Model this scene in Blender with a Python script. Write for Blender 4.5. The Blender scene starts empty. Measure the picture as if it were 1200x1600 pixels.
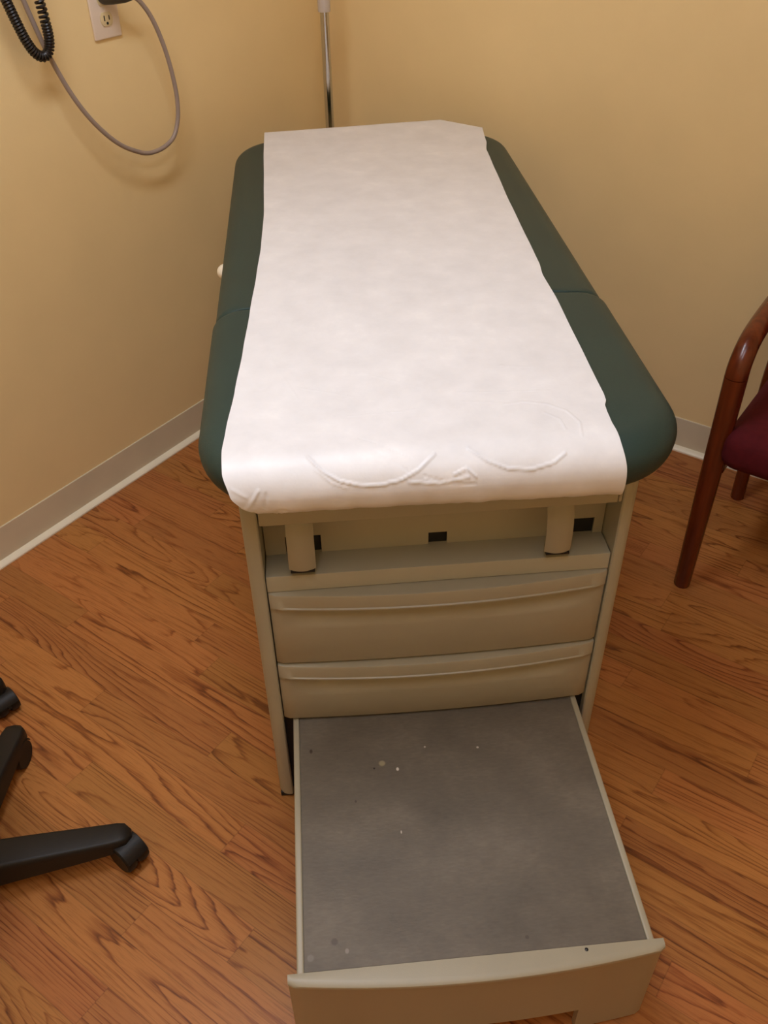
import bpy, bmesh, math, random
from mathutils import Vector, Matrix, noise
random.seed(7)
C = bpy.context.scene.collection
PI = math.pi

# ------------------------------------------------------------------ helpers
def link(name, bm, mat, root=None, parent=None, smooth=True, angle=35):
    """one mesh object; vertices are given in room coordinates, root is the thing's Empty"""
    if root is not None:
        bmesh.ops.translate(bm, verts=bm.verts, vec=-Vector(root.location))
    bmesh.ops.recalc_face_normals(bm, faces=bm.faces)
    me = bpy.data.meshes.new(name)
    bm.to_mesh(me); bm.free()
    o = bpy.data.objects.new(name, me); C.objects.link(o)
    for m in (mat if isinstance(mat, (list, tuple)) else [mat]):
        me.materials.append(m)
    if smooth:
        for p in me.polygons: p.use_smooth = True
        me.set_sharp_from_angle(angle=math.radians(angle))
    if parent is not None: o.parent = parent
    elif root is not None: o.parent = root
    return o

def thing(name, label, cat, loc=(0, 0, 0)):
    o = bpy.data.objects.new(name, None); C.objects.link(o)
    o.location = loc; o.empty_display_size = .1
    o['label'] = label; o['category'] = cat
    return o

def tag(o, label, cat):
    o['label'] = label; o['category'] = cat
    return o

def struct(o):
    o['kind'] = 'structure'
    return o

def add_box(bm, lo, hi, bevel=0.0, seg=2, mi=0, rot=None, piv=None):
    t = bmesh.new()
    bmesh.ops.create_cube(t, size=1)
    for v in t.verts:
        v.co = Vector([(lo[i] + hi[i]) / 2 + v.co[i] * (hi[i] - lo[i]) for i in range(3)])
    if bevel: bmesh.ops.bevel(t, geom=t.edges[:], offset=bevel, segments=seg, affect='EDGES', profile=.5)
    merge(bm, t, mi, rot, piv)

def merge(bm, t, mi=0, rot=None, piv=None):
    mp = {}
    for v in t.verts:
        co = v.co.copy()
        if rot is not None:
            co = rot @ (co - Vector(piv)) + Vector(piv)
        mp[v] = bm.verts.new(co)
    for f in t.faces:
        try:
            g = bm.faces.new([mp[v] for v in f.verts]); g.material_index = mi
        except ValueError: pass
    t.free()

def loft(bm, rings, closed_ring=True, cap=True, closed_path=False, mi=0):
    R = [[bm.verts.new(p) for p in r] for r in rings]
    n = len(R[0])
    m = len(R)
    for i in range(m if closed_path else m - 1):
        a, b = R[i], R[(i + 1) % m]
        for j in range(n if closed_ring else n - 1):
            k = (j + 1) % n
            f = bm.faces.new((a[j], a[k], b[k], b[j])); f.material_index = mi
    if cap and closed_ring and not closed_path:
        for r in (R[0], R[-1]):
            f = bm.faces.new(r); f.material_index = mi
    return R

def catmull(pts, n=8):
    P = [Vector(p) for p in pts]
    out = []
    for i in range(len(P) - 1):
        p0 = P[max(i - 1, 0)]; p1 = P[i]; p2 = P[i + 1]; p3 = P[min(i + 2, len(P) - 1)]
        for k in range(n):
            t = k / n
            out.append(.5 * ((2 * p1) + (-p0 + p2) * t + (2 * p0 - 5 * p1 + 4 * p2 - p3) * t * t
                             + (-p0 + 3 * p1 - 3 * p2 + p3) * t ** 3))
    out.append(P[-1])
    return out

def frames(path):
    """parallel transported normals"""
    T = []
    for i in range(len(path)):
        d = path[min(i + 1, len(path) - 1)] - path[max(i - 1, 0)]
        T.append(d.normalized())
    ref = Vector((0, 0, 1)) if abs(T[0].z) < .9 else Vector((1, 0, 0))
    N = [(ref - T[0] * ref.dot(T[0])).normalized()]
    for i in range(1, len(path)):
        n = N[-1] - T[i] * N[-1].dot(T[i])
        N.append(n.normalized())
    return T, N

def add_tube(bm, path, r, seg=12, ry=None, cap=True, mi=0):
    path = [Vector(p) for p in path]
    T, N = frames(path)
    rings = []
    for i, p in enumerate(path):
        B = T[i].cross(N[i])
        a = r[i] if isinstance(r, (list, tuple)) else r
        b = (ry[i] if isinstance(ry, (list, tuple)) else ry) if ry else a
        rings.append([p + N[i] * math.cos(2 * PI * k / seg) * a + B * math.sin(2 * PI * k / seg) * b for k in range(seg)])
    loft(bm, rings, True, cap, mi=mi)

def add_lathe(bm, prof, center, seg=32, axis='z', mi=0):
    """prof: list of (radius, height)"""
    rings = []
    c = Vector(center)
    for r, h in prof:
        rings.append([c + Vector((r * math.cos(2 * PI * k / seg), r * math.sin(2 * PI * k / seg), h)) for k in range(seg)])
    loft(bm, rings, True, True, mi=mi)

def sstep(a, b, x):
    t = max(0, min(1, (x - a) / (b - a)))
    return t * t * (3 - 2 * t)

# ------------------------------------------------------------------ materials
def new_mat(name):
    m = bpy.data.materials.new(name); m.use_nodes = True
    nt = m.node_tree
    return m, nt, nt.nodes['Principled BSDF']

def lin(r, g, b):
    f = lambda c: (c / 255 / 12.92) if c / 255 <= .04045 else ((c / 255 + .055) / 1.055) ** 2.4
    return (f(r), f(g), f(b), 1)

def plain(name, col, rough=.5, metal=0, var=.06, scale=30, bump=0, bscale=200, coat=0, spec=.5):
    m, nt, bs = new_mat(name)
    N, L = nt.nodes, nt.links
    tc = N.new('ShaderNodeTexCoord')
    nz = N.new('ShaderNodeTexNoise'); nz.inputs['Scale'].default_value = scale; nz.inputs['Detail'].default_value = 4
    L.new(tc.outputs['Object'], nz.inputs['Vector'])
    mp = N.new('ShaderNodeMapRange'); mp.inputs[1].default_value = .3; mp.inputs[2].default_value = .7
    mp.inputs[3].default_value = 1 - var; mp.inputs[4].default_value = 1 + var
    L.new(nz.outputs['Fac'], mp.inputs[0])
    mx = N.new('ShaderNodeVectorMath'); mx.operation = 'SCALE'
    mx.inputs[0].default_value = col[:3]
    L.new(mp.outputs[0], mx.inputs['Scale'])
    L.new(mx.outputs[0], bs.inputs['Base Color'])
    bs.inputs['Roughness'].default_value = rough
    bs.inputs['Metallic'].default_value = metal
    bs.inputs['Coat Weight'].default_value = coat
    bs.inputs['Specular IOR Level'].default_value = spec
    if bump:
        nb = N.new('ShaderNodeTexNoise'); nb.inputs['Scale'].default_value = bscale; nb.inputs['Detail'].default_value = 3
        L.new(tc.outputs['Object'], nb.inputs['Vector'])
        b = N.new('ShaderNodeBump'); b.inputs['Strength'].default_value = bump; b.inputs['Distance'].default_value = .002
        L.new(nb.outputs['Fac'], b.inputs['Height']); L.new(b.outputs[0], bs.inputs['Normal'])
    return m

def math_node(nt, op, a, b=None, c=None):
    n = nt.nodes.new('ShaderNodeMath'); n.operation = op
    for i, v in enumerate((a, b, c)):
        if v is None: continue
        if isinstance(v, (int, float)): n.inputs[i].default_value = v
        else: nt.links.new(v, n.inputs[i])
    return n.outputs[0]

def ramp(nt, fac, stops):
    r = nt.nodes.new('ShaderNodeValToRGB')
    e = r.color_ramp.elements
    while len(e) < len(stops): e.new(.5)
    for el, (p, c) in zip(e, stops): el.position = p; el.color = c
    nt.links.new(fac, r.inputs[0])
    return r.outputs[0]

def floor_material(angle):
    m, nt, bs = new_mat('oak_strip_laminate')
    N, L = nt.nodes, nt.links
    tc = N.new('ShaderNodeTexCoord')
    rot = N.new('ShaderNodeMapping'); rot.inputs['Rotation'].default_value = (0, 0, -angle)
    L.new(tc.outputs['Object'], rot.inputs[0])
    sep = N.new('ShaderNodeSeparateXYZ'); L.new(rot.outputs[0], sep.inputs[0])
    u, v = sep.outputs[0], sep.outputs[1]
    W, LEN = .070, .72
    vi = math_node(nt, 'DIVIDE', v, W)
    row = math_node(nt, 'FLOOR', vi)
    wn = N.new('ShaderNodeTexWhiteNoise'); wn.noise_dimensions = '1D'; L.new(row, wn.inputs['W'])
    uo = math_node(nt, 'ADD', math_node(nt, 'DIVIDE', u, LEN), math_node(nt, 'MULTIPLY', wn.outputs['Value'], 17.0))
    seg = math_node(nt, 'FLOOR', uo)
    cmb = N.new('ShaderNodeCombineXYZ'); L.new(row, cmb.inputs[0]); L.new(seg, cmb.inputs[1])
    wid = N.new('ShaderNodeTexWhiteNoise'); wid.noise_dimensions = '2D'; L.new(cmb.outputs[0], wid.inputs['Vector'])
    sc = N.new('ShaderNodeSeparateColor'); L.new(wid.outputs['Color'], sc.inputs[0])
    r1, r2, r3 = sc.outputs
    # growth ring field: contours of a noise stretched along the strip, different in every strip
    def field(su, sv, z, scale=1, detail=1.0, rough=.45, dist=0):
        cc = N.new('ShaderNodeCombineXYZ')
        L.new(math_node(nt, 'ADD', math_node(nt, 'MULTIPLY', u, su if su > 3 else math_node(nt, 'MULTIPLY', math_node(nt, 'ADD', math_node(nt, 'MULTIPLY', r2, 1.25), .22), su)), math_node(nt, 'MULTIPLY', r1, 37.0)), cc.inputs[0])
        L.new(math_node(nt, 'ADD', math_node(nt, 'MULTIPLY', v, sv), math_node(nt, 'MULTIPLY', r2, 53.0)), cc.inputs[1])
        L.new(math_node(nt, 'ADD', math_node(nt, 'MULTIPLY', r3, 29.0), z), cc.inputs[2])
        nz = N.new('ShaderNodeTexNoise'); nz.inputs['Scale'].default_value = scale
        nz.inputs['Detail'].default_value = detail; nz.inputs['Roughness'].default_value = rough
        nz.inputs['Distortion'].default_value = dist
        L.new(cc.outputs[0], nz.inputs['Vector'])
        return nz.outputs['Fac']
    f0 = field(1.0, 9.0, 0.0, detail=1.5, rough=.35)
    wig = field(14, 90, 9.0, detail=2)
    rings = math_node(nt, 'MULTIPLY', math_node(nt, 'ADD', f0, math_node(nt, 'MULTIPLY', wig, .026)), 24.0)
    fr = math_node(nt, 'FRACT', rings)
    # asymmetrical ring: soft rise, sharp dark late wood
    fine = field(9, 260, 4.0, detail=3, rough=.6)
    pores = field(22, 620, 5.0, detail=2, rough=.6)
    ringv = ramp(nt, fr, [(0, (1, 1, 1, 1)), (.45, (.88, .88, .88, 1)), (.70, (.6, .6, .6, 1)), (.84, (0, 0, 0, 1)), (.92, (.85, .85, .85, 1)), (1.0, (1, 1, 1, 1))])
    mod = N.new('ShaderNodeMapRange'); L.new(field(2.0, 16, 21.0, detail=1), mod.inputs[0])
    mod.inputs[1].default_value = .36; mod.inputs[2].default_value = .62; mod.inputs[3].default_value = .38; mod.inputs[4].default_value = 1
    dark = math_node(nt, 'MULTIPLY', math_node(nt, 'SUBTRACT', 1.0, ringv), mod.outputs[0])
    rv = math_node(nt, 'MULTIPLY', math_node(nt, 'SUBTRACT', 1.0, dark), .58)
    fv = math_node(nt, 'MULTIPLY', fine, .86)
    g = math_node(nt, 'ADD', rv, fv)
    col = ramp(nt, g, [(.26, lin(80, 43, 19)), (.50, lin(122, 70, 31)), (.74, lin(150, 91, 42)), (.97, lin(176, 116, 60))])
    tone = N.new('ShaderNodeMapRange'); L.new(r3, tone.inputs[0])
    tone.inputs[3].default_value = .88; tone.inputs[4].default_value = 1.09
    hue = N.new('ShaderNodeHueSaturation')
    hue.inputs['Saturation'].default_value = 1.0
    L.new(col, hue.inputs['Color']); L.new(tone.outputs[0], hue.inputs['Value'])
    hh = N.new('ShaderNodeMapRange'); L.new(r1, hh.inputs[0]); hh.inputs[3].default_value = .492; hh.inputs[4].default_value = .503
    L.new(hh.outputs[0], hue.inputs['Hue'])
    pm = N.new('ShaderNodeMapRange'); L.new(pores, pm.inputs[0]); pm.inputs[1].default_value = .30; pm.inputs[2].default_value = .45
    pm.inputs[3].default_value = .72; pm.inputs[4].default_value = 1
    mul = N.new('ShaderNodeVectorMath'); mul.operation = 'SCALE'
    L.new(hue.outputs[0], mul.inputs[0]); L.new(pm.outputs[0], mul.inputs['Scale'])
    # joints: thin dark groove on every third strip, hair lines elsewhere and at strip ends
    fv2 = math_node(nt, 'FRACT', vi)
    edge = math_node(nt, 'MINIMUM', fv2, math_node(nt, 'SUBTRACT', 1.0, fv2))
    fu = math_node(nt, 'FRACT', uo)
    eu = math_node(nt, 'MINIMUM', fu, math_node(nt, 'SUBTRACT', 1.0, fu))
    em = N.new('ShaderNodeMapRange'); L.new(edge, em.inputs[0]); em.inputs[1].default_value = .004; em.inputs[2].default_value = .016
    em.inputs[3].default_value = .70; em.inputs[4].default_value = 1
    eum = N.new('ShaderNodeMapRange'); L.new(eu, eum.inputs[0]); eum.inputs[1].default_value = .0006; eum.inputs[2].default_value = .002
    eum.inputs[3].default_value = .78; eum.inputs[4].default_value = 1
    j = math_node(nt, 'MULTIPLY', em.outputs[0], eum.outputs[0])
    mul2 = N.new('ShaderNodeVectorMath'); mul2.operation = 'SCALE'
    L.new(mul.outputs[0], mul2.inputs[0]); L.new(j, mul2.inputs['Scale'])
    L.new(mul2.outputs[0], bs.inputs['Base Color'])
    bs.inputs['Roughness'].default_value = .42
    bs.inputs['Specular IOR Level'].default_value = .35
    bp = N.new('ShaderNodeBump'); bp.inputs['Strength'].default_value = .12; bp.inputs['Distance'].default_value = .001
    L.new(math_node(nt, 'ADD', g, j), bp.inputs['Height']); L.new(bp.outputs[0], bs.inputs['Normal'])
    return m

def mat_wood(name, c0, c1, rough=.28):
    m, nt, bs = new_mat(name)
    N, L = nt.nodes, nt.links
    tc = N.new('ShaderNodeTexCoord')
    mp = N.new('ShaderNodeMapping'); mp.inputs['Scale'].default_value = (60, 60, 5)
    L.new(tc.outputs['Object'], mp.inputs[0])
    nz = N.new('ShaderNodeTexNoise'); nz.inputs['Scale'].default_value = 1; nz.inputs['Detail'].default_value = 4
    L.new(mp.outputs[0], nz.inputs['Vector'])
    L.new(ramp(nt, nz.outputs['Fac'], [(.3, c0), (.7, c1)]), bs.inputs['Base Color'])
    bs.inputs['Roughness'].default_value = rough
    return m

def mat_step():
    m, nt, bs = new_mat('worn_grey_rubber_mat')
    N, L = nt.nodes, nt.links
    tc = N.new('ShaderNodeTexCoord')
    a = N.new('ShaderNodeTexNoise'); a.inputs['Scale'].default_value = 10; a.inputs['Detail'].default_value = 6; a.inputs['Roughness'].default_value = .62
    b = N.new('ShaderNodeTexNoise'); b.inputs['Scale'].default_value = 90; b.inputs['Detail'].default_value = 4
    mp = N.new('ShaderNodeMapping'); mp.inputs['Scale'].default_value = (1, 3.0, 1)
    L.new(tc.outputs['Object'], a.inputs[0]); L.new(tc.outputs['Object'], mp.inputs[0]); L.new(mp.outputs[0], b.inputs[0])
    s = math_node(nt, 'ADD', math_node(nt, 'MULTIPLY', a.outputs['Fac'], .7), math_node(nt, 'MULTIPLY', b.outputs['Fac'], .3))
    col = ramp(nt, s, [(.30, lin(90, 83, 73)), (.52, lin(104, 96, 84)), (.72, lin(119, 110, 97))])
    # scuffs, dried drops and pits (object origin = foot of the table at (0, .64, 0))
    def spot(x, y, r, c, prev, soft=.4, sx=1):
        d = N.new('ShaderNodeVectorMath'); d.operation = 'SUBTRACT'; d.inputs[1].default_value = (x, y - .64, .2305)
        L.new(tc.outputs['Object'], d.inputs[0])
        sc = N.new('ShaderNodeVectorMath'); sc.operation = 'MULTIPLY'; sc.inputs[1].default_value = (sx, 1, 0)
        L.new(d.outputs[0], sc.inputs[0])
        ln = N.new('ShaderNodeVectorMath'); ln.operation = 'LENGTH'; L.new(sc.outputs[0], ln.inputs[0])
        w = N.new('ShaderNodeMapRange'); L.new(ln.outputs['Value'], w.inputs[0])
        w.inputs[1].default_value = r * (1 - soft); w.inputs[2].default_value = r; w.inputs[3].default_value = 1; w.inputs[4].default_value = 0
        mx = N.new('ShaderNodeMix'); mx.data_type = 'RGBA'
        L.new(w.outputs[0], mx.inputs[0]); L.new(prev, mx.inputs[6]); mx.inputs[7].default_value = c
        return mx.outputs[2]
    for x, y, r, c, sx in [(-.106, -.116, .0065, lin(150, 140, 110), 1), (-.081, -.130, .004, lin(205, 198, 185), 1.4),
                           (-.087, -.247, .0035, lin(190, 180, 165), 2.6), (-.183, -.425, .0045, lin(140, 131, 122), 1.3),
                           (-.12, -.125, .0022, lin(40, 32, 26), 1), (-.155, -.185, .003, lin(74, 66, 58), 1.5),
                           (-.225, -.08, .005, lin(62, 52, 44), 1.6), (.075, -.43, .0035, lin(78, 70, 62), 1),
                           (-.2, -.41, .006, lin(86, 78, 69), 1), (.06, -.10, .0025, lin(190, 180, 165), 1),
                           (-.03, -.09, .002, lin(190, 180, 165), 1), (-.235, -.43, .006, lin(122, 115, 107), 1)]:
        col = spot(x, y, r, c, col, sx=sx)
    L.new(col, bs.inputs['Base Color'])
    bs.inputs['Roughness'].default_value = .5
    bs.inputs['Specular IOR Level'].default_value = .4
    bp = N.new('ShaderNodeBump'); bp.inputs['Strength'].default_value = .2; bp.inputs['Distance'].default_value = .001
    L.new(b.outputs['Fac'], bp.inputs['Height']); L.new(bp.outputs[0], bs.inputs['Normal'])
    return m

def mat_emit(name, col, strength):
    m, nt, bs = new_mat(name)
    bs.inputs['Base Color'].default_value = (.8, .8, .8, 1)
    bs.inputs['Emission Color'].default_value = col
    bs.inputs['Emission Strength'].default_value = strength
    return m

def mat_clear(name):
    m, nt, bs = new_mat(name)
    bs.inputs['Base Color'].default_value = (.93, .86, .82, 1)
    bs.inputs['Roughness'].default_value = .12
    bs.inputs['Transmission Weight'].default_value = .55
    bs.inputs['IOR'].default_value = 1.45
    return m

ANG = 0.8704
cA, sA = math.cos(ANG), math.sin(ANG)
K = Vector((-.0769, 1.8349, 0))
dL = Vector((-cA, -sA, 0))         # from the corner along the left wall
dR = Vector((sA, -cA, 0))          # from the corner along the right wall (also into the room from the left wall)
UP = Vector((0, 0, 1))

M_wall = plain('tan_wall_paint', lin(237, 211, 157), .62, var=.02, scale=6, bump=.10, bscale=420, spec=.3)
M_ceil = plain('ceiling_white', lin(225, 215, 195), .8, var=.02)
M_base = plain('taupe_vinyl_cove', lin(214, 202, 174), .45, var=.04, scale=9)
M_floor = floor_material(ANG - PI / 2)
M_body = plain('taupe_powder_coat', lin(167, 162, 141), .42, var=.025, scale=14, bump=.12, bscale=900)
M_front = plain('taupe_moulded_plastic', lin(160, 152, 130), .40, var=.03, scale=9, bump=.08, bscale=700)
M_dark = plain('hollow_shade', lin(20, 19, 19), .7)  # near-black in place of the shade inside slots and gaps
M_blackpl = plain('black_plastic', lin(33, 29, 25), .48, var=.05, bump=.15, bscale=500, spec=.3)
M_teal = plain('dark_teal_vinyl', lin(38, 60, 56), .45, var=.05, scale=12, bump=.25, bscale=650, spec=.4)
M_paper = None
M_step = mat_step()
M_chrome = plain('chrome', (.56, .55, .54, 1), .14, metal=1, var=.01)
M_clear = mat_clear('clear_collar')
M_white = plain('cream_knob', lin(245, 235, 212), .35, var=.01)
M_plate = plain('ivory_plate', lin(226, 208, 188), .35, var=.01)
M_recep = plain('ivory_receptacle', lin(216, 196, 150), .4, var=.01)
M_grey = plain('grey_cable', lin(152, 136, 126), .38, var=.04)
M_plug = plain('dark_grey_plug', lin(62, 56, 48), .5)
M_coil = plain('black_coil_rubber', lin(26, 20, 18), .35, var=.05)
M_cherry = mat_wood('cherry_stained_wood', lin(80, 31, 13), lin(108, 46, 19), .25)
M_red = plain('burgundy_fabric', lin(84, 18, 24), .85, var=.12, scale=60, bump=.5, bscale=900, spec=.2)
M_screw = plain('screw_black', lin(30, 24, 22), .4)

def mat_paper():
    m, nt, bs = new_mat('crepe_paper')
    N, L = nt.nodes, nt.links
    tc = N.new('ShaderNodeTexCoord')
    a = N.new('ShaderNodeTexNoise'); a.inputs['Scale'].default_value = 16; a.inputs['Detail'].default_value = 6; a.inputs['Roughness'].default_value = .6
    L.new(tc.outputs['Object'], a.inputs[0])
    col = ramp(nt, a.outputs['Fac'], [(.3, lin(222, 222, 224)), (.6, lin(231, 231, 233)), (.75, lin(238, 238, 239))])
    L.new(col, bs.inputs['Base Color'])
    bs.inputs['Roughness'].default_value = .42
    bs.inputs['Specular IOR Level'].default_value = .45
    b = N.new('ShaderNodeTexNoise'); b.inputs['Scale'].default_value = 240; b.inputs['Detail'].default_value = 3
    L.new(tc.outputs['Object'], b.inputs[0])
    bp = N.new('ShaderNodeBump'); bp.inputs['Strength'].default_value = .10; bp.inputs['Distance'].default_value = .0012
    L.new(b.outputs['Fac'], bp.inputs['Height']); L.new(bp.outputs[0], bs.inputs['Normal'])
    return m
M_paper = mat_paper()

# ------------------------------------------------------------------ room shell
RL, RR, H = 3.05, 2.75, 2.44      # lengths along the left and right wall, ceiling height
def slab(name, a, b, inward, z0, z1, mat, t=.1):
    """wall panel between floor points a and b, thickness t away from the room"""
    bm = bmesh.new()
    o = -inward * t
    q = [a, b, b + o, a + o]
    vs = [bm.verts.new(p + UP * z) for z in (z0, z1) for p in q]
    for f in ((0, 1, 2, 3), (4, 5, 6, 7), (0, 1, 5, 4), (1, 2, 6, 5), (2, 3, 7, 6), (3, 0, 4, 7)):
        bm.faces.new([vs[i] for i in f])
    return struct(link(name, bm, mat, smooth=False))

P00 = K; P10 = K + dL * RL; P01 = K + dR * RR; P11 = K + dL * RL + dR * RR
E_ = .1
slab('wall_left', P00 - dL * E_, P10 + dL * E_, dR, 0, H, M_wall)
slab('wall_right', P00, P01, dL, 0, H, M_wall)
slab('wall_rear', P10, P11, -dL, 0, H, M_wall)
slab('wall_entry', P01 - dL * E_, P11 + dL * E_, -dR, 0, H, M_wall)
for nm, z0, z1, mt in (('floor', -.1, 0, M_floor), ('ceiling', H, H + .1, M_ceil)):
    bm = bmesh.new()
    q = [P00 - dL * .1 - dR * .1, P10 + dL * .1 - dR * .1, P11 + dL * .1 + dR * .1, P01 - dL * .1 + dR * .1]
    vs = [bm.verts.new(Vector((p.x, p.y, 0)) + UP * z) for z in (z0, z1) for p in q]
    for f in ((0, 1, 2, 3), (4, 5, 6, 7), (0, 1, 5, 4), (1, 2, 6, 5), (2, 3, 7, 6), (3, 0, 4, 7)):
        bm.faces.new([vs[i] for i in f])
    struct(link(nm, bm, mt, smooth=False))

TRIM = 0
M_lit_toe = plain('cream_lit_toe', lin(240, 230, 204), .4, var=.03, scale=9)  # paler baseboard toe: the light it catches is put into the colour
def baseboard(name, a, b, inward):
    bm = bmesh.new()
    prof = [(0, .1017), (.0028, .1017), (.0036, .1005), (.0036, 0), (0, 0)]
    
    rings = [[p + inward * o + UP * z for o, z in prof] for p in (a, b)]
    loft(bm, rings, True, True)
    o = struct(link(name, bm, M_base, angle=28))
    lit_toe = [(.0037, .0005), (.0037, .0135), (.0055, .0130), (.011, .0108), (.0165, .0075), (.0185, .0045), (.0185, .0005)]
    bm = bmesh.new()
    loft(bm, [[p + inward * q + UP * z for q, z in lit_toe] for p in (a, b)], True, True)
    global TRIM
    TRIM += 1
    struct(link('lit_toe_trim_%d' % TRIM, bm, M_lit_toe, angle=28))
    return o
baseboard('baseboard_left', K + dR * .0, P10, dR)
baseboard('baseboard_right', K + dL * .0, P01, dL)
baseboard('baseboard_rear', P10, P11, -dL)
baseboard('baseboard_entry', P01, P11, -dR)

# ------------------------------------------------------------------ examination table
T = thing('examination_table', 'taupe medical examination table with dark teal cushion and pulled-out grey step', 'examination table', (0, .64, 0))
W = .2706          # half width between the posts
YB = 1.28          # back of the cabinet
def part(name, bm, mat, parent=None, **k): return link(name, bm, mat, T, parent, **k)

# body: side panels, back, floor, inner shelf that carries the tray
bm = bmesh.new()
for s in (-1, 1):
    lo, hi = sorted((s * .2735, s * .2925))
    add_box(bm, (lo, .045, .05), (hi, YB, .735), .003)
add_box(bm, (-.2735, YB - .02, .05), (.2735, YB, .735))
add_box(bm, (-.2735, .045, .715), (.2735, YB - .02, .735))
add_box(bm, (-.2735, .06, .05), (.2735, YB - .02, .065))
add_box(bm, (-.2735, .10, .20 + .045), (.2735, .12, .56))
body = part('cabinet_body', bm, M_body, smooth=False)

# corner posts with black glides
for s in (-1, 1):
    bm = bmesh.new()
    prof = []
    # plan outline of a rounded sheet-metal post
    xo, xi, y0, y1, r = .2968, .2715, -.012, .05, .020
    for k in range(9):
        a = k / 8 * PI / 2
        prof.append((xo - r + r * math.sin(a) if False else xo - r + r * math.cos(a), y0 + r - r * math.sin(a)))
    prof += [(xi + .002, y0), (xi, y0 + .002), (xi, y1), (xo, y1)]
    loft(bm, [[Vector((s * x, y, z)) for x, y in prof] for z in (.010, .756)], True, True)
    po = part('corner_post', bm, M_body)
    bm = bmesh.new()
    add_box(bm, (min(s * .272, s * .2955), -.008, 0), (max(s * .272, s * .2955), .046, .0115), .002)
    part('post_glide', bm, M_blackpl, po)
for s in (-1, 1):
    bm = bmesh.new()
    add_box(bm, (min(s * .262, s * .2925), YB - .05, 0), (max(s * .262, s * .2925), YB, .05), .004)
    part('rear_foot', bm, M_blackpl)

# top rail between the posts
bm = bmesh.new()
add_box(bm, (-W + .001, -.010, .676), (W - .006, .006, .755), .0018)
rail = part('top_rail', bm, M_body)
bm = bmesh.new()
add_box(bm, (W - .0055, -.011, .678), (W - .0005, .004, .744), .001)
part('rail_end_bracket', bm, M_body, rail)

# open shelf with slotted back panel
bm = bmesh.new()
lofts = [(-.006, .540), (-.006, .5700), (-.0055, .5709), (-.0045, .5713), (.060, .5713), (.060, .556), (.004, .556), (.004, .540)]
loft(bm, [[Vector((x, a, b)) for a, b in lofts] for x in (-W + .0005, W - .0005)], True, True)
shelf = part('shelf', bm, M_body)
bm = bmesh.new()
holes = [(-.238, -.182, .566, .606), (-.012, .018, .566, .595), (.205, .255, .563, .603)]
xs = [-W + .0005] + [x for h in holes for x in h[:2]] + [W - .0005]
for i in range(0, len(xs), 2):
    add_box(bm, (xs[i], .046, .5700), (xs[i + 1], .050, .734))
for x0, x1, z0, z1 in holes:
    if z0 > .5712: add_box(bm, (x0, .046, .5700), (x1, .050, z0))
    add_box(bm, (x0, .046, z1), (x1, .050, .734))
part('shelf_back', bm, M_body, shelf, smooth=False)
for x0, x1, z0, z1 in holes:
    bm = bmesh.new()  # dark box right behind the hole, its colour stands for the shade inside
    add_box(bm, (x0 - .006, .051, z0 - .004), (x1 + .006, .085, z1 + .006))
    part('slot_shade', bm, M_dark, shelf, smooth=False)

# two folded stirrup arms hanging under the rail
for xc in (-.212, .181):
    bm = bmesh.new()
    cl = catmull([(0, .046, .706), (0, .028, .702), (0, .008, .692), (0, -.008, .672), (0, -.0175, .645), (0, -.020, .615), (0, -.0185, .590)], 6)
    rings = []
    for i, p in enumerate(cl):
        d = (cl[min(i + 1, len(cl) - 1)] - cl[max(i - 1, 0)]).normalized()
        n = Vector((0, d.z, -d.y))
        if n.y > 0: n = -n
        hw = .0205
        th = .011
        sec = []
        for a in range(13):               # rounded outer face
            t = -1 + 2 * a / 12
            sec.append(Vector((t * hw, 0, 0)) + n * (-.006 * t * t))
        sec.append(Vector((hw - .002, 0, 0)) - n * .016)
        sec.append(Vector((-hw + .002, 0, 0)) - n * .016)
        rings.append([Vector((xc, 0, 0)) + p + q for q in sec])
    loft(bm, rings, True, True)
    st = part('stirrup_arm', bm, M_front, angle=50)
    bm = bmesh.new()
    e = cl[-1]
    add_box(bm, (xc - .0185, e.y + .0005, e.z - .0035), (xc + .0185, e.y + .0155, e.z + .0002), .001)
    part('arm_end_cap', bm, M_blackpl, st)

# bow-fronted drawers
def drawer(zt, zb, hw):
    bm = bmesh.new()
    rings = []
    n = 56
    for i in range(n + 1):
        x = -hw + 2 * hw * i / n
        q = x / hw
        b = .0125 + .0195 * (1 - q * q)
        low = .0105 + .0085 * (1 - q * q)
        m = sstep(1.0, .62, abs(q)) * (1 if abs(q) < .94 else 0)
        led = .0022 if abs(q) < .955 else 0
        er = .004 * sstep(.975, 1.0, abs(q))
        b -= er; low -= er
        rec = -b + .002 + .025 * m
        p = [(.008, zt), (-b + .005, zt), (-b + .0015, zt - .0012), (-b, zt - .0045), (-b, zt - .0255),
             (-b - led, zt - .0268), (-b - led, zt - .0288), (-b + led * .3, zt - .0300),
             (rec * .5 + (-b) * .5 if m > 0 else -b, zt - .0312), (rec, zt - .0340), (rec - .0005, zt - .0450)]
        z1 = zt - .0455; z2 = zt - .080
        y1 = rec - .0005
        for k in range(1, 9):
            t = k / 8
            e = t * t * (3 - 2 * t)
            p.append((y1 + (-low - y1) * e, z1 + (z2 - z1) * t))
        p += [(-low, zb + .003), (-low + .002, zb), (.008, zb)]
        rings.append([Vector((x, y, z)) for y, z in p])
    loft(bm, rings, True, True)
    d = part('drawer', bm, M_front, angle=40)
    bm = bmesh.new()
    add_box(bm, (-hw + .02, .0085, zb + .012), (hw - .02, .095, zt - .03))
    part('drawer_box', bm, M_body, d, smooth=False)
    return d
drawer(.5385, .3790, .2695)
drawer(.3745, .2340, .2695)

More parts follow.
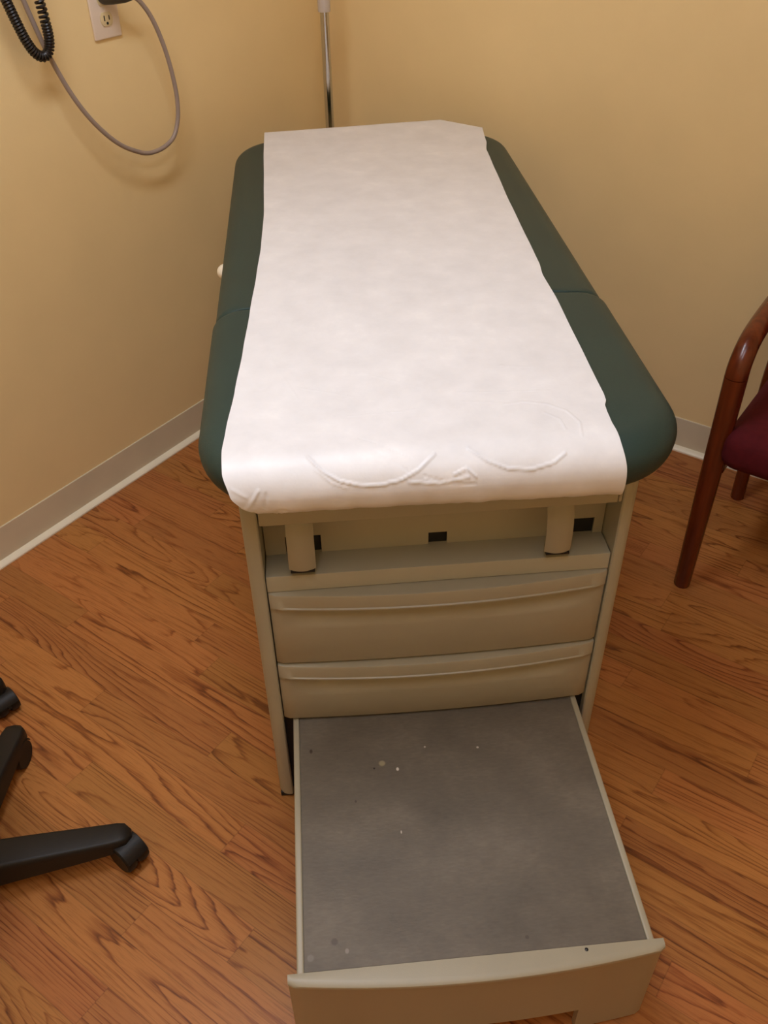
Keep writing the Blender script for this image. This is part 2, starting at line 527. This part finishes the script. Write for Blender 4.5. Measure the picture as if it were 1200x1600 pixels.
# pull-out step
ZS, YF, WS = .2295, -.4545, .2547
bm = bmesh.new()
ins = .0105
add_box(bm, (-WS, YF, ZS - .055), (-WS + ins, .43, ZS), .0025, 3)
add_box(bm, (WS - ins, YF, ZS - .055), (WS, .43, ZS), .0025, 3)
add_box(bm, (-WS + ins - .001, YF, ZS - .02), (WS - ins + .001, .43, ZS - .0035))
step = None
# lower the tray where it runs under the bottom drawer: the tray slides in below z = .205
step = part('step_tray', bm, M_front)
bm = bmesh.new()
add_box(bm, (-WS + ins + .0004, YF + .0050, ZS - .0034), (WS - ins - .0004, .42, ZS - .0004), .0006, 1)
part('step_mat', bm, M_step, step)
# bowed front panel with the toe notch
bm = bmesh.new()
WL = .2675
xs = [-WL + 2 * WL * i / 60 for i in range(61)]
N0, N1, NZ = -.152, .158, .071
xs = sorted(set([x for x in xs if abs(x - N0) > .004 and abs(x - N1) > .004] + [N0, N1]))
def yf(x): return YF - .0060 - .019 * (1 - (x / WL) ** 2)
segs = [([x for x in xs if x <= N0], .006), ([x for x in xs if N0 <= x <= N1], NZ), ([x for x in xs if x >= N1], .006)]
zb_of = {}
def pprof(x, zb):
    y = yf(x)
    e = .004 * sstep(.985, 1.0, abs(x) / WL)
    y += e
    top = ZS + .0012
    return [Vector((x, a, z)) for a, z in ((YF + .0045, top - .0008), (y + .006, top), (y - .001, top - .0006), (y - .0045, top - .003), (y - .0055, top - .007), (y - .0045, top - .0105), (y - .0005, top - .0125), (y, top - .0145),
            (y, zb + .0015), (y + .0015, zb), (y + .012, zb), (y + .012, top - .016), (YF + .0045, top - .016))]
for sx, zb in segs:
    loft(bm, [pprof(x, zb) for x in sx], True, True)
fp = part('step_front', bm, M_front, step, angle=40)
bm = bmesh.new()
add_lathe(bm, [(.0026, 0), (.0026, .0006), (.0015, .0012)], (.1545, -.4560, ZS + .0008), 12)
part('screw', bm, M_screw, step)
for s in (-1, 1):  # added dark blocks that stand for the shaded gap between post and step
    bm = bmesh.new()
    add_box(bm, (min(s * .2555, s * .2733), .004, .012), (max(s * .2555, s * .2733), .03, .236))
    part('gap_shade_block', bm, M_dark, smooth=False)

# upholstery
ZB, ZT, ZM = .7565, .831, .7895
YS = .392
def section(name, front, seam_y, end_y, rc):
    """one pad: big rounding at its free end, tight rounding at the seam"""
    bm = bmesh.new()
    R = .050
    hw = .3445 if front else .3405
    prof = [(.06, ZB), (.020, ZB)]
    for k in range(1, 9):
        a = k / 9 * PI / 2
        prof.append((R * .36 * (1 - math.sin(a)), ZM - (ZM - ZB) * math.cos(a)))
    for k in range(0, 13):
        a = k / 12 * PI / 2
        prof.append((R * (1 - math.cos(a)), ZM + (ZT - .004 - ZM) * math.sin(a)))
    prof += [(.080, ZT - .0018), (.13, ZT)]
    rings = []
    for i_, z in prof:
        si = i_ * .06                      # the seam side is nearly square
        rr = max(rc - i_, .012)
        pts = []
        if front:
            y0, y1 = end_y + i_, seam_y - si
            corners = [(-hw + i_, y0, rr, 1), (hw - i_, y0, rr, 2), (hw - i_, y1, .014, 3), (-hw + i_, y1, .014, 4)]
        else:
            y0, y1 = seam_y + si, end_y - i_
            corners = [(-hw + i_, y0, .014, 1), (hw - i_, y0, .014, 2), (hw - i_, y1, rr, 3), (-hw + i_, y1, rr, 4)]
        for x, y, r, q in corners:
            cx = x + r if q in (1, 4) else x - r
            cy = y + r if q in (1, 2) else y - r
            a0 = {1: PI, 2: 1.5 * PI, 3: 0, 4: .5 * PI}[q]
            for k in range(17):
                a = a0 + k / 16 * PI / 2
                pts.append((cx + r * math.cos(a), cy + r * math.sin(a)))
        pts2 = []
        for i in range(len(pts)):
            p, qn = pts[i], pts[(i + 1) % len(pts)]
            pts2.append(p)
            if i % 17 == 16:
                for k in range(1, 10):
                    t = k / 10
                    pts2.append((p[0] + (qn[0] - p[0]) * t, p[1] + (qn[1] - p[1]) * t))
        rings.append([Vector((x, y, z)) for x, y in pts2])
    loft(bm, rings, True, True)
    return part(name, bm, M_teal, angle=60)
section('seat_cushion', True, YS - .0002, -.090, .135)
section('back_cushion', False, YS + .0002, 1.375, .125)

# cushion boards under the pads
bm = bmesh.new()
add_box(bm, (-.285, .03, .7350), (.285, 1.30, .7563))
part('cushion_board', bm, M_body, smooth=False)

# release handle of the backrest, left side
bm = bmesh.new()
add_tube(bm, [(-.27, .835, .712), (-.335, .835, .705)], .006, 10)
hd = part('release_lever', bm, M_chrome)
bm = bmesh.new()
knob = []
for k in range(11):
    a = k / 10 * PI
    knob.append((.0175 * math.sin(a) + .0004, -.022 * math.cos(a)))
rings = []
c = Vector((-.3515, .835, .703))
for r, h in knob:
    rings.append([c + Vector((h, r * 1.15 * math.cos(2 * PI * j / 20), r * math.sin(2 * PI * j / 20))) for j in range(20)])
loft(bm, rings, True, True)
part('release_knob', bm, M_white, hd)

# ------------------------------------------------------------------ paper sheet
# unrolled: t = across (0 left edge .. 1 right edge), profile in (y, z) along its length
def paper():
    PR = []                                    # (y, z) from the tucked front end backwards
    z0 = ZT + .0030
    front = [(-.080, .755), (-.087, .761), (-.0925, .769), (-.0957, .779), (-.097, .789)]
    PR += [Vector((0, a, b)) for a, b in front]
    for k in range(1, 11):
        a = k / 10 * PI / 2
        PR.append(Vector((0, -.097 + .0535 * (1 - math.cos(a)), .789 + (z0 - .789) * math.sin(a))))
    PR = catmull(PR, 3)
    y = PR[-1].y
    while y < 1.352:
        y += .0018 if y < .14 else .007
        PR.append(Vector((0, y, z0)))
    ny = len(PR)
    NX = 330
    bm = bmesh.new()
    S = [0]
    for i in range(1, ny): S.append(S[-1] + (PR[i] - PR[i - 1]).length)
    left = [(0, -.248), (.012, -.262), (.03, -.281), (.05, -.293), (.08, -.301), (.12, -.302), (.17, -.299), (.27, -.291), (.39, -.283), (.52, -.276), (.67, -.268), (.80, -.262), (.97, -.259), (1.17, -.262), (1.37, -.2655), (2, -.265)]
    right = [(0, .236), (.05, .233), (.09, .228), (.13, .2265), (.155, .2275), (.172, .229), (.188, .2345), (.205, .236), (.37, .2395), (.52, .243), (.61, .241), (.66, .246), (.77, .249), (.97, .254), (1.17, .262), (1.32, .268), (1.39, .279), (1.57, .290), (2, .29)]
    def ev(tab, y):
        for (a, b), (c_, d) in zip(tab, tab[1:]):
            if y <= c_: 
                t = max(0, (y - a) / (c_ - a)); t = t * t * (3 - 2 * t) * .5 + t * .5
                return b + (d - b) * t
        return tab[-1][1]
    creases = CREASES
    V = []
    for i in range(ny):
        p = PR[i]
        row = []
        xl, xr = ev(left, S[i]), ev(right, S[i])
        d = (PR[min(i + 1, ny - 1)] - PR[max(i - 1, 0)]).normalized()
        nrm = Vector((0, -d.z, d.y))
        for j in range(NX + 1):
            t = j / NX
            x = xl + (xr - xl) * t
            co = Vector((x, p.y, p.z))
            # the far edge is cut on the skew and its right corner is folded down
            if p.y > 1.20:
                endy = 1.365 + (x + .265) / .46 * .05 if x < .19 else 1.415 - (x - .19) / .097 * .085
                f = (p.y - 1.20) / (PR[-1].y - 1.20)
                co.y = 1.20 + f * (endy - 1.20)
                co.z += .004 * f
            h = .0007 * noise.noise(Vector((x * 9, p.y * 7 + S[i], 3))) + .0009
            if S[i] < .30:
                h += .0011 * abs(noise.noise(Vector((x * 14, S[i] * 22, 7))) * .7) * (1 - S[i] / .30)
            for (pts, w, a) in creases:
                dm = 9
                for (ax, as_), (bx, bs_) in zip(pts, pts[1:]):
                    ux, us = bx - ax, bs_ - as_
                    tt = max(0, min(1, ((x - ax) * ux + (S[i] - as_) * us) / (ux * ux + us * us + 1e-12)))
                    dd = math.hypot(x - ax - ux * tt, S[i] - as_ - us * tt)
                    dm = min(dm, dd)
                if dm < 4 * w:
                    h += a * math.exp(-(dm / w) ** 2)
            # crumpled rim at the tucked end
            if S[i] < .065:
                q = 1 - S[i] / .065
                h += q * (.0022 * noise.noise(Vector((x * 22, 4, S[i] * 16))) + .0012 * noise.noise(Vector((x * 60, 1, S[i] * 30))))
            co += nrm * max(h, -.0005)
            co.z += .0045 * sstep(.06, 0, S[i]) * (-.1 - x) / .27
            row.append(bm.verts.new(co))
        V.append(row)
    for i in range(ny - 1):
        for j in range(NX):
            bm.faces.new((V[i][j], V[i][j + 1], V[i + 1][j + 1], V[i + 1][j]))
    # the far end turns down
    last = V[-1]
    prev = last
    for k in range(1, 4):
        a = k / 3 * PI / 2
        cur = [bm.verts.new(v.co + Vector((0, .004 * math.sin(a), -.012 * (1 - math.cos(a))))) for v in last]
        for j in range(NX): bm.faces.new((prev[j], prev[j + 1], cur[j + 1], cur[j]))
        prev = cur
    o = link('paper_sheet', bm, M_paper, angle=180)
    return tag(o, 'white paper sheet rolled out over the teal examination table cushion', 'paper sheet')
# fold lines of the paper: [(x, distance from the tucked end), ...], width, height
CREASES = [
    ([(-.190, .098), (-.172, .076), (-.150, .062), (-.125, .055), (-.098, .053), (-.070, .058), (-.045, .070), (-.022, .090)], 0.00119, 0.00283),
    ([(-.182, .080), (-.160, .060), (-.140, .052)], 0.00099, 0.00121),
    ([(.022, .096), (.045, .076), (.072, .064), (.105, .061), (.135, .068), (.152, .080)], 0.00119, 0.00264),
    ([(.178, .105), (.183, .135), (.172, .165), (.150, .185), (.12, .195), (.09, .192)], 0.00149, 0.00121),
    ([(.160, .120), (.158, .145), (.140, .165)], 0.00099, 0.00121),
    ([(-.10, .10), (-.06, .07)], 0.00065, -0.00121),
    ([(-.12, .13), (-.052, .085)], 0.00065, -0.00121),
    ([(-.06, .055), (-.02, .05), (.02, .056)], 0.00109, 0.00224),
    ([(-.04, .062), (.0, .048), (.03, .046)], 0.00079, -0.00162),
    ([(.0, .060), (.018, .068), (.03, .056)], 0.00099, 0.00243),
    ([(-.20, .27), (-.12, .235)], 0.00070, 0.00081), ([(-.15, .33), (-.02, .25)], 0.00070, 0.00071),
    ([(-.13, .185), (-.05, .19), (-.02, .198)], 0.00070, 0.00081),
    ([(.02, .23), (.1, .225), (.16, .222)], 0.00070, 0.00092), ([(.10, .30), (.155, .29)], 0.00070, 0.00102),
    ([(-.22, .48), (-.08, .43)], 0.00070, 0.00060), ([(-.2, .24), (-.24, .36)], 0.00070, 0.00060), ([(-.08, .385), (.02, .40)], 0.00079, 0.00071),
    ([(.03, .205), (.09, .195)], 0.00070, 0.00081),
    ([(-.281, .014), (-.268, .036), (-.256, .056)], .0020, .0020), ([(-.270, .010), (-.250, .026), (-.246, .050)], .0022, -.0014),
    ([(-.238, .010), (-.228, .020), (-.220, .018)], .0018, -.0020), ([(-.236, .006), (-.224, .012)], .0016, .0014), ([(-.290, .060), (-.272, .048)], .002, .001),
]
paper()

# ------------------------------------------------------------------ wall side: power outlet, cords
def LW(d, off, z): return K + dL * d + dR * off + UP * z       # point by the left wall
OUT = thing('wall_outlet', 'ivory duplex power outlet on the left wall, upper socket in use', 'outlet', LW(.789, 0, 1.148))
def wallbox(bm, d0, d1, o0, o1, z0, z1, bev, seg=2):
    t = bmesh.new()
    add_box(t, (d0, o0, z0), (d1, o1, z1), bev, seg)
    for v in t.verts: v.co = LW(v.co.x, v.co.y, v.co.z)
    merge(bm, t)
bm = bmesh.new(); wallbox(bm, .751, .828, 0, .0062, 1.0905, 1.206, .003, 3)
link('cover_plate', bm, M_plate, OUT)
def receptacle(zc):
    bm = bmesh.new()
    rings = []
    for o in (.005, .0078, .0084):
        rr = .0168 if o < .008 else .0158
        ring = []
        for k in range(28):
            a = 2 * PI * k / 28
            x = rr * math.cos(a); z = rr * math.sin(a)
            z = max(-.0135, min(.0135, z * 1.0))
            ring.append(LW(.789 + x, o, zc + z))
        rings.append(ring)
    loft(bm, rings, True, True)
    r = link('socket', bm, M_recep, OUT)
    bm = bmesh.new()
    wallbox(bm, .789 + .0052, .789 + .0080, .0075, .0088, zc - .003, zc + .0075, 0)
    wallbox(bm, .789 - .0080, .789 - .0054, .0075, .0088, zc - .002, zc + .0070, 0)
    t = bmesh.new()
    rg = [[LW(.789 + .0030 * math.cos(a), o, zc - .0082 + .003 * math.sin(a)) for a in [2 * PI * k / 12 for k in range(12)]] for o in (.0075, .0088)]
    loft(t, rg, True, True); merge(bm, t)
    link('socket_slot', bm, M_dark, OUT, r, smooth=False)
receptacle(1.129)
receptacle(1.168)
bm = bmesh.new()
rg = [[LW(.789 + r * math.cos(a), o, 1.1485 + r * math.sin(a)) for a in [2 * PI * k / 12 for k in range(12)]] for r, o in ((.0032, .006), (.0032, .0070), (.002, .0074))]
loft(bm, rg, True, True)
link('plate_screw', bm, M_plate, OUT)

CAB = thing('power_cable', 'grey power cable hanging in a wide loop from the plug on the left wall', 'cable', LW(.789, .05, 1.17))
CABLE = [(0.744, .054, 1.170), (.728, .055, 1.158), (.706, .056, 1.128), (.687, .056, 1.085), (.672, .056, 1.030), (.664, .056, .975), (.664, .056, .935), (.671, .056, .900),
         (.689, .056, .868), (.715, .056, .853), (.748, .056, .847), (.785, .055, .850), (.825, .054, .868), (.858, .052, .890), (.890, .049, .922),
         (.920, .045, .962), (.945, .040, 1.008), (.966, .036, 1.060), (.984, .033, 1.115), (.999, .030, 1.175), (1.012, .028, 1.235), (1.02, .024, 1.30), (1.022, .012, 1.36), (1.022, .0045, 1.40)]
bm = bmesh.new()
add_tube(bm, catmull([LW(*p) for p in CABLE], 8), .0052, 14)
link('cord', bm, M_grey, CAB)
bm = bmesh.new()
add_tube(bm, [LW(.789, .009, 1.1755), LW(.789, .014, 1.1755), LW(.788, .020, 1.1755), LW(.786, .034, 1.175), (LW(.780, .046, 1.1745)), LW(.768, .052, 1.173), LW(.757, .054, 1.1715), LW(.746, .0545, 1.170)],
         [.0165, .0185, .0185, .0165, .0145, .0125, .0095, .0062], 20)
link('plug', bm, M_plug, CAB)

COIL = thing('coiled_cord', 'black coiled cord hanging in a narrow loop at the top of the left wall', 'cord', LW(1.03, .05, 1.1))
CP = [(1.082, .020, 1.44), (1.080, .034, 1.36), (1.074, .045, 1.29), (1.065, .050, 1.235), (1.056, .052, 1.195), (1.047, .054, 1.160), (1.037, .055, 1.130), (1.024, .056, 1.108), (1.008, .057, 1.099), (.993, .057, 1.106), (.985, .057, 1.127), (.984, .056, 1.155), (.986, .055, 1.195), (.990, .053, 1.245), (.994, .050, 1.30), (.998, .040, 1.37), (1.0, .020, 1.44)]
COILPTS = CP
path = catmull([LW(*p) for p in CP], 40)
L_ = [0]
for a, b in zip(path, path[1:]): L_.append(L_[-1] + (b - a).length)
T_, N_ = frames(path)
hel = []
rc, rw = .0080, .0030
pitch_len = .0064
j = 0
steps = int(L_[-1] / pitch_len * 14)
ph = 0
for k in range(steps):
    s = L_[-1] * k / steps
    while L_[j + 1] < s: j += 1
    f = (s - L_[j]) / max(L_[j + 1] - L_[j], 1e-9)
    p = path[j].lerp(path[j + 1], f); n = N_[j].lerp(N_[j + 1], f).normalized(); t = T_[j]
    b = t.cross(n)
    # loosely wound on the right-hand strand, close wound elsewhere
    frac = s / L_[-1]
    ph += 2 * PI / 14 * (.74 if .60 < frac < .93 else 1.12)
    hel.append(p + n * rc * math.cos(ph) + b * rc * math.sin(ph))
bm = bmesh.new()
add_tube(bm, hel, rw, 6)
link('coil', bm, M_coil, COIL)
for e in (0, -1):
    bm = bmesh.new()
    add_tube(bm, [path[e] + UP * .0, path[e] - dR * .012 + UP * .02, LW((path[e] - K).dot(dL), .0035, 1.475)], .0035, 10)
    link('cord_end', bm, M_coil, COIL)

# ------------------------------------------------------------------ chrome pole in the corner
PX, PY = -.092, 1.60
PO = thing('pole_stand', 'chrome pole stand with clear collar standing in the room corner behind the table', 'stand', (PX, PY, 0))
bm = bmesh.new()
add_lathe(bm, [(.0118, .03), (.0118, 1.20)], (PX, PY, 0), 24)
link('pole', bm, M_chrome, PO)
bm = bmesh.new()
add_lathe(bm, [(.0112, 1.066), (.0160, 1.066), (.0168, 1.069), (.0168, 1.128), (.0155, 1.132), (.0112, 1.132)], (PX, PY, 0), 24)
link('collar', bm, M_clear, PO)
bm = bmesh.new()
add_lathe(bm, [(.0078, 1.20), (.0078, 1.75)], (PX, PY, 0), 20)
add_lathe(bm, [(.0, 1.75), (.010, 1.75), (.010, 1.765), (.0, 1.77)], (PX, PY, 0), 20)
link('inner_pole', bm, M_chrome, PO)
bm = bmesh.new()
add_lathe(bm, [(.105, 0), (.11, .004), (.11, .014), (.10, .022), (.03, .030), (.018, .045), (.0112, .05)], (PX, PY, 0), 32)
link('base', bm, M_blackpl, PO)

# ------------------------------------------------------------------ stool with five-star base
SX, SY = -.867, -.147
ST = thing('rolling_stool', 'black rolling stool on a five-star plastic base at the left edge', 'stool', (SX, SY, 0))
def star_leg(name, hub, ang, Lg, root, zt=.094, tip=.076, w0=.032, w1=.0205, r0=.02):
    d = Vector((math.cos(ang), math.sin(ang), 0)); n = Vector((-d.y, d.x, 0))
    bm = bmesh.new()
    rings = []
    cnt = 18
    for i in range(cnt + 1):
        t = i / cnt
        s = r0 + (Lg - r0) * (1 - (1 - t) ** 1.15)
        w = w0 + (w1 - w0) * t
        e = max(0, (s - (Lg - .02)) / .02)
        sh = math.sqrt(max(0, 1 - min(e, .985) ** 2))
        w *= .25 + .75 * sh
        top = zt + (tip - zt) * sstep(0, 1, t) - .010 * (1 - sh)
        bot = top - (.062 - .036 * t if name == 'leg' and Lg > .2 else .034)
        c = Vector((hub[0], hub[1], 0)) + d * s
        sec = [(-w, bot), (-w * 1.02, top - .014), (-w * 1.0, top - .008), (-w * .95, top - .0035), (-w * .86, top - .0008), (-w * .74, top), (w * .74, top), (w * .86, top - .0008), (w * .95, top - .0035), (w * 1.0, top - .008), (w * 1.02, top - .014), (w, bot)]
        rings.append([c + n * a + UP * z for a, z in sec])
    loft(bm, rings, True, True)
    return link(name, bm, M_blackpl, root, angle=75)
def caster(pos, swing, root, leg, r=.0295, hood=True):
    """twin wheel caster: pos = pivot under the leg tip, swing = direction it trails"""
    d = Vector((math.cos(swing), math.sin(swing), 0)); n = Vector((-d.y, d.x, 0))
    c = Vector((pos[0], pos[1], 0)) + d * .018 + UP * r
    bm = bmesh.new()
    def wheel(o0, o1):
        prof = [(r * .25, o0), (r * .86, o0), (r * .97, o0 + (o1 - o0) * .15), (r, o0 + (o1 - o0) * .4), (r, o0 + (o1 - o0) * .7), (r * .93, o1), (r * .25, o1)]
        rg = [[c + n * o + (d * math.cos(a) + UP * math.sin(a)) * rr for a in [2 * PI * k / 28 for k in range(28)]] for rr, o in prof]
        loft(bm, rg, True, True)
    wheel(-.0235, -.0035); wheel(.0035, .0235)
    cs = link('caster', bm, M_blackpl, root, leg, angle=40)
    bm = bmesh.new()
    rg = []
    for o in (-.0030, .0030):
        ring = [c + n * o + (d * math.cos(a) + UP * math.sin(a)) * (r + .002) for a in [PI * .02 + PI * .96 * k / 16 for k in range(17)]]
        ring += [c + n * o + (d * math.cos(a) + UP * math.sin(a)) * (r * .3) for a in [PI * .9, PI * .5, PI * .1]]
        rg.append(ring)
    loft(bm, rg, True, True)
    add_tube(bm, [Vector((pos[0], pos[1], r + .004)), Vector((pos[0], pos[1], .066))], .0055, 12)
    # hood over the wheels
    rg = []
    for k in range(13):
        a = PI * .12 + PI * .80 * k / 12
        q = d * math.cos(a) + UP * math.sin(a)
        rg.append([c + q * (r + .0012) - n * .023, c + q * (r + .0032) - n * .0215, c + q * (r + .0032) + n * .0215, c + q * (r + .0012) + n * .023])
    loft(bm, rg, True, True)
    # keep one object per piece
    link('caster_hood', bm, M_blackpl, root, leg, angle=40)
    return cs
LEG0 = math.radians(8.5)
swings = [math.radians(-42), math.radians(-100), math.radians(170), math.radians(250), math.radians(300)]
for k in range(5):
    a = LEG0 + k * 2 * PI / 5 - (0, 0, 0, .08, .16)[k]
    lg = star_leg('leg', (SX, SY), a, .313, ST)
    tp = (SX + math.cos(a) * .290, SY + math.sin(a) * .290)
    caster(tp, swings[k], ST, lg)
bm = bmesh.new()
add_lathe(bm, [(.036, .050), (.046, .056), (.046, .092), (.036, .104), (.029, .110)], (SX, SY, 0), 28)
link('hub', bm, M_blackpl, ST)
bm = bmesh.new()
add_lathe(bm, [(.025, .108), (.025, .26), (.0245, .262), (.014, .262), (.014, .485)], (SX, SY, 0), 24)
link('gas_lift', bm, M_blackpl, ST)
bm = bmesh.new()
add_lathe(bm, [(.06, .485), (.15, .495), (.172, .505), (.18, .53), (.172, .555), (.14, .566), (.05, .570), (.002, .570)], (SX - .02, SY, 0), 40)
link('seat', bm, plain('black_vinyl', lin(30, 28, 27), .5), ST)

# ------------------------------------------------------------------ small wheeled stand further back on the left
VX, VY = -1.033, .282
VS = thing('wheeled_stand', 'black wheeled stand whose caster foot shows at the left edge', 'stand', (VX, VY, 0))
for k in range(4):
    a = math.radians(-4) + k * PI / 2
    lg = star_leg('leg', (VX, VY), a, .165, VS, zt=.088, tip=.082, w0=.020, w1=.0165, r0=.012)
    caster((VX + math.cos(a) * .146, VY + math.sin(a) * .146), a + (.3 if k else -.75), VS, lg, r=.024)
bm = bmesh.new()
add_lathe(bm, [(.020, .050), (.030, .056), (.030, .092), (.018, .102), (.0125, .11)], (VX, VY, 0), 24)
link('hub', bm, M_blackpl, VS)
bm = bmesh.new()
add_lathe(bm, [(.0125, .10), (.0125, .90), (.010, .905)], (VX, VY, 0), 20)
link('pole', bm, M_chrome, VS)

# ------------------------------------------------------------------ armchair by the right wall
F0 = Vector((.673, .488, 0))                 # front leg foot nearest the table
a_ = dL * -1                                  # towards the wall behind the chair
def CH(x, y, z): return F0 + a_ * y + dR * x + UP * z     # x along the wall (away from the table), y towards the wall
CW, CD = .54, .415
CHR = thing('armchair', 'cherry wood armchair with burgundy upholstered seat against the right wall', 'chair', CH(CW / 2, CD / 2, 0))
def chp(name, bm, mat, parent=None, **k): return link(name, bm, mat, CHR, parent, **k)
ARMZ = .640
for x in (0, CW):
    s = 1 if x == 0 else -1
    bm = bmesh.new()
    add_tube(bm, [CH(x, 0, 0), CH(x, 0, .004), CH(x, 0, .3), CH(x, 0, .575)], [.0172, .019, .0222, .0234], 20)
    chp('leg', bm, M_cherry)
    bm = bmesh.new()
    pth = catmull([CH(x, 0, .5765), CH(x, .001, .592), CH(x, .010, .612), CH(x, .030, .632), CH(x, .065, .646), CH(x, .13, .655), CH(x, .25, .662), CH(x, .40, .668), CH(x, .445, .669)], 6)
    n = len(pth)
    add_tube(bm, pth, [.0234 - .003 * i / n for i in range(n)], 20)
    chp('armrest', bm, M_cherry)
    bm = bmesh.new()
    add_tube(bm, catmull([CH(x + s * .0, CD + .0, 0), CH(x, CD - .02, .25), CH(x, CD - .02, .42), CH(x + s * .012, CD + .03, .64), CH(x + s * .012, CD + .095, .90)], 8), .0175, 18)
    chp('leg', bm, M_cherry)
    bm = bmesh.new()
    add_box(bm, (0, 0, 0), (1, 1, 1))
    for v in bm.verts:
        v.co = CH(x - .010 + s * .012 + .020 * v.co.x, .012 + (CD - .045) * v.co.y, .335 + .034 * v.co.z)
    chp('side_rail', bm, M_cherry)
for y in (.055, CD - .025):
    bm = bmesh.new()
    add_box(bm, (0, 0, 0), (1, 1, 1))
    for v in bm.verts:
        v.co = CH(.012 + (CW - .024) * v.co.x, y - .009 + .018 * v.co.y, .335 + .034 * v.co.z)
    chp('cross_rail', bm, M_cherry)
# padded seat and back: rounded slabs
def pad(name, x0, x1, y0, y1, z0, z1, r, tilt=0, lean=0):
    t = bmesh.new()
    add_box(t, (x0, y0, z0), (x1, y1, z1), r, 6)
    bmesh.ops.subdivide_edges(t, edges=t.edges[:], cuts=2, use_grid_fill=True)
    bm = bmesh.new()
    for v in t.verts:
        x, y, z = v.co
        y2 = y + lean * (z - z0)
        z2 = z + tilt * (y0 - y)
        if z > (z0 + z1) / 2 and not lean:
            z2 += .012 * (1 - ((x - (x0 + x1) / 2) / ((x1 - x0) / 2)) ** 2) * (1 - ((y - (y0 + y1) / 2) / ((y1 - y0) / 2)) ** 2)
        v.co = CH(x, y2, z2)
    merge(bm, t)
    return chp(name, bm, M_red, angle=60)
pad('seat', .008, CW - .008, -.035, CD + .005, .368, .466, .038, tilt=.05)
pad('backrest', .026, CW - .026, CD - .022, CD + .045, .452, .90, .028, lean=.23)

# ------------------------------------------------------------------ ceiling light
def troffer(LX, LY, label, strength, hx=.30):
    LT = thing('ceiling_light', label, 'ceiling light', (LX, LY, H))
    hy = .60
    def lbox(bm, a0, a1, b0, b1, z0, z1):
        t = bmesh.new(); add_box(t, (a0, b0, z0), (a1, b1, z1))
        for v in t.verts: v.co = Vector((LX, LY, 0)) + dR * v.co.x + dL * v.co.y + UP * v.co.z
        merge(bm, t)
    bm = bmesh.new()
    for a0, a1, b0, b1 in ((-hx, -hx + .025, -hy, hy), (hx - .025, hx, -hy, hy), (-hx + .025, hx - .025, -hy, -hy + .025), (-hx + .025, hx - .025, hy - .025, hy)):
        lbox(bm, a0, a1, b0, b1, H - .012, H)
    link('frame', bm, M_ceil, LT, smooth=False)
    bm = bmesh.new()
    lbox(bm, -hx + .026, hx - .026, -hy + .026, hy - .026, H - .008, H - .002)
    link('diffuser', bm, mat_emit('lit_diffuser', (.91, .97, 1.09, 1), strength), LT, smooth=False)
troffer(-.42, -.03, 'rectangular fluorescent ceiling light above the examination table', 20.5, .15)
troffer(-.10, -1.0, 'rectangular fluorescent ceiling light over the floor in front of the pulled-out step', 10.5, .15)

# ------------------------------------------------------------------ world, camera
w = bpy.data.worlds.new('World'); bpy.context.scene.world = w
w.use_nodes = True
w.node_tree.nodes['Background'].inputs[0].default_value = (.02, .018, .015, 1)

f, cx, cy, cz, yaw, pit, rol = 1401.9, -.1651, -1.0299, 1.5118, .0772, .6778, -.0193
fw = Vector((math.sin(yaw) * math.cos(pit), math.cos(yaw) * math.cos(pit), -math.sin(pit)))
r = Vector((math.cos(yaw), -math.sin(yaw), 0)); u = r.cross(fw)
r2 = r * math.cos(rol) + u * math.sin(rol); u2_ = -r * math.sin(rol) + u * math.cos(rol)
cam = bpy.data.cameras.new('Camera'); co = bpy.data.objects.new('Camera', cam); C.objects.link(co)
cam.sensor_fit = 'AUTO'; cam.sensor_width = 36; cam.lens = f * 36 / 1600
cam.clip_start = .02
Mx = Matrix((r2, u2_, -fw)).transposed().to_4x4(); Mx.translation = (cx, cy, cz)
co.matrix_world = Mx
sc = bpy.context.scene
sc.camera = co
sc.view_settings.view_transform = 'Standard'
sc.view_settings.look = 'None'
sc.view_settings.exposure = .05
sc.view_settings.gamma = 1
sc.view_settings.use_curve_mapping = False
sc.cycles.max_bounces = 10
sc.cycles.diffuse_bounces = 6
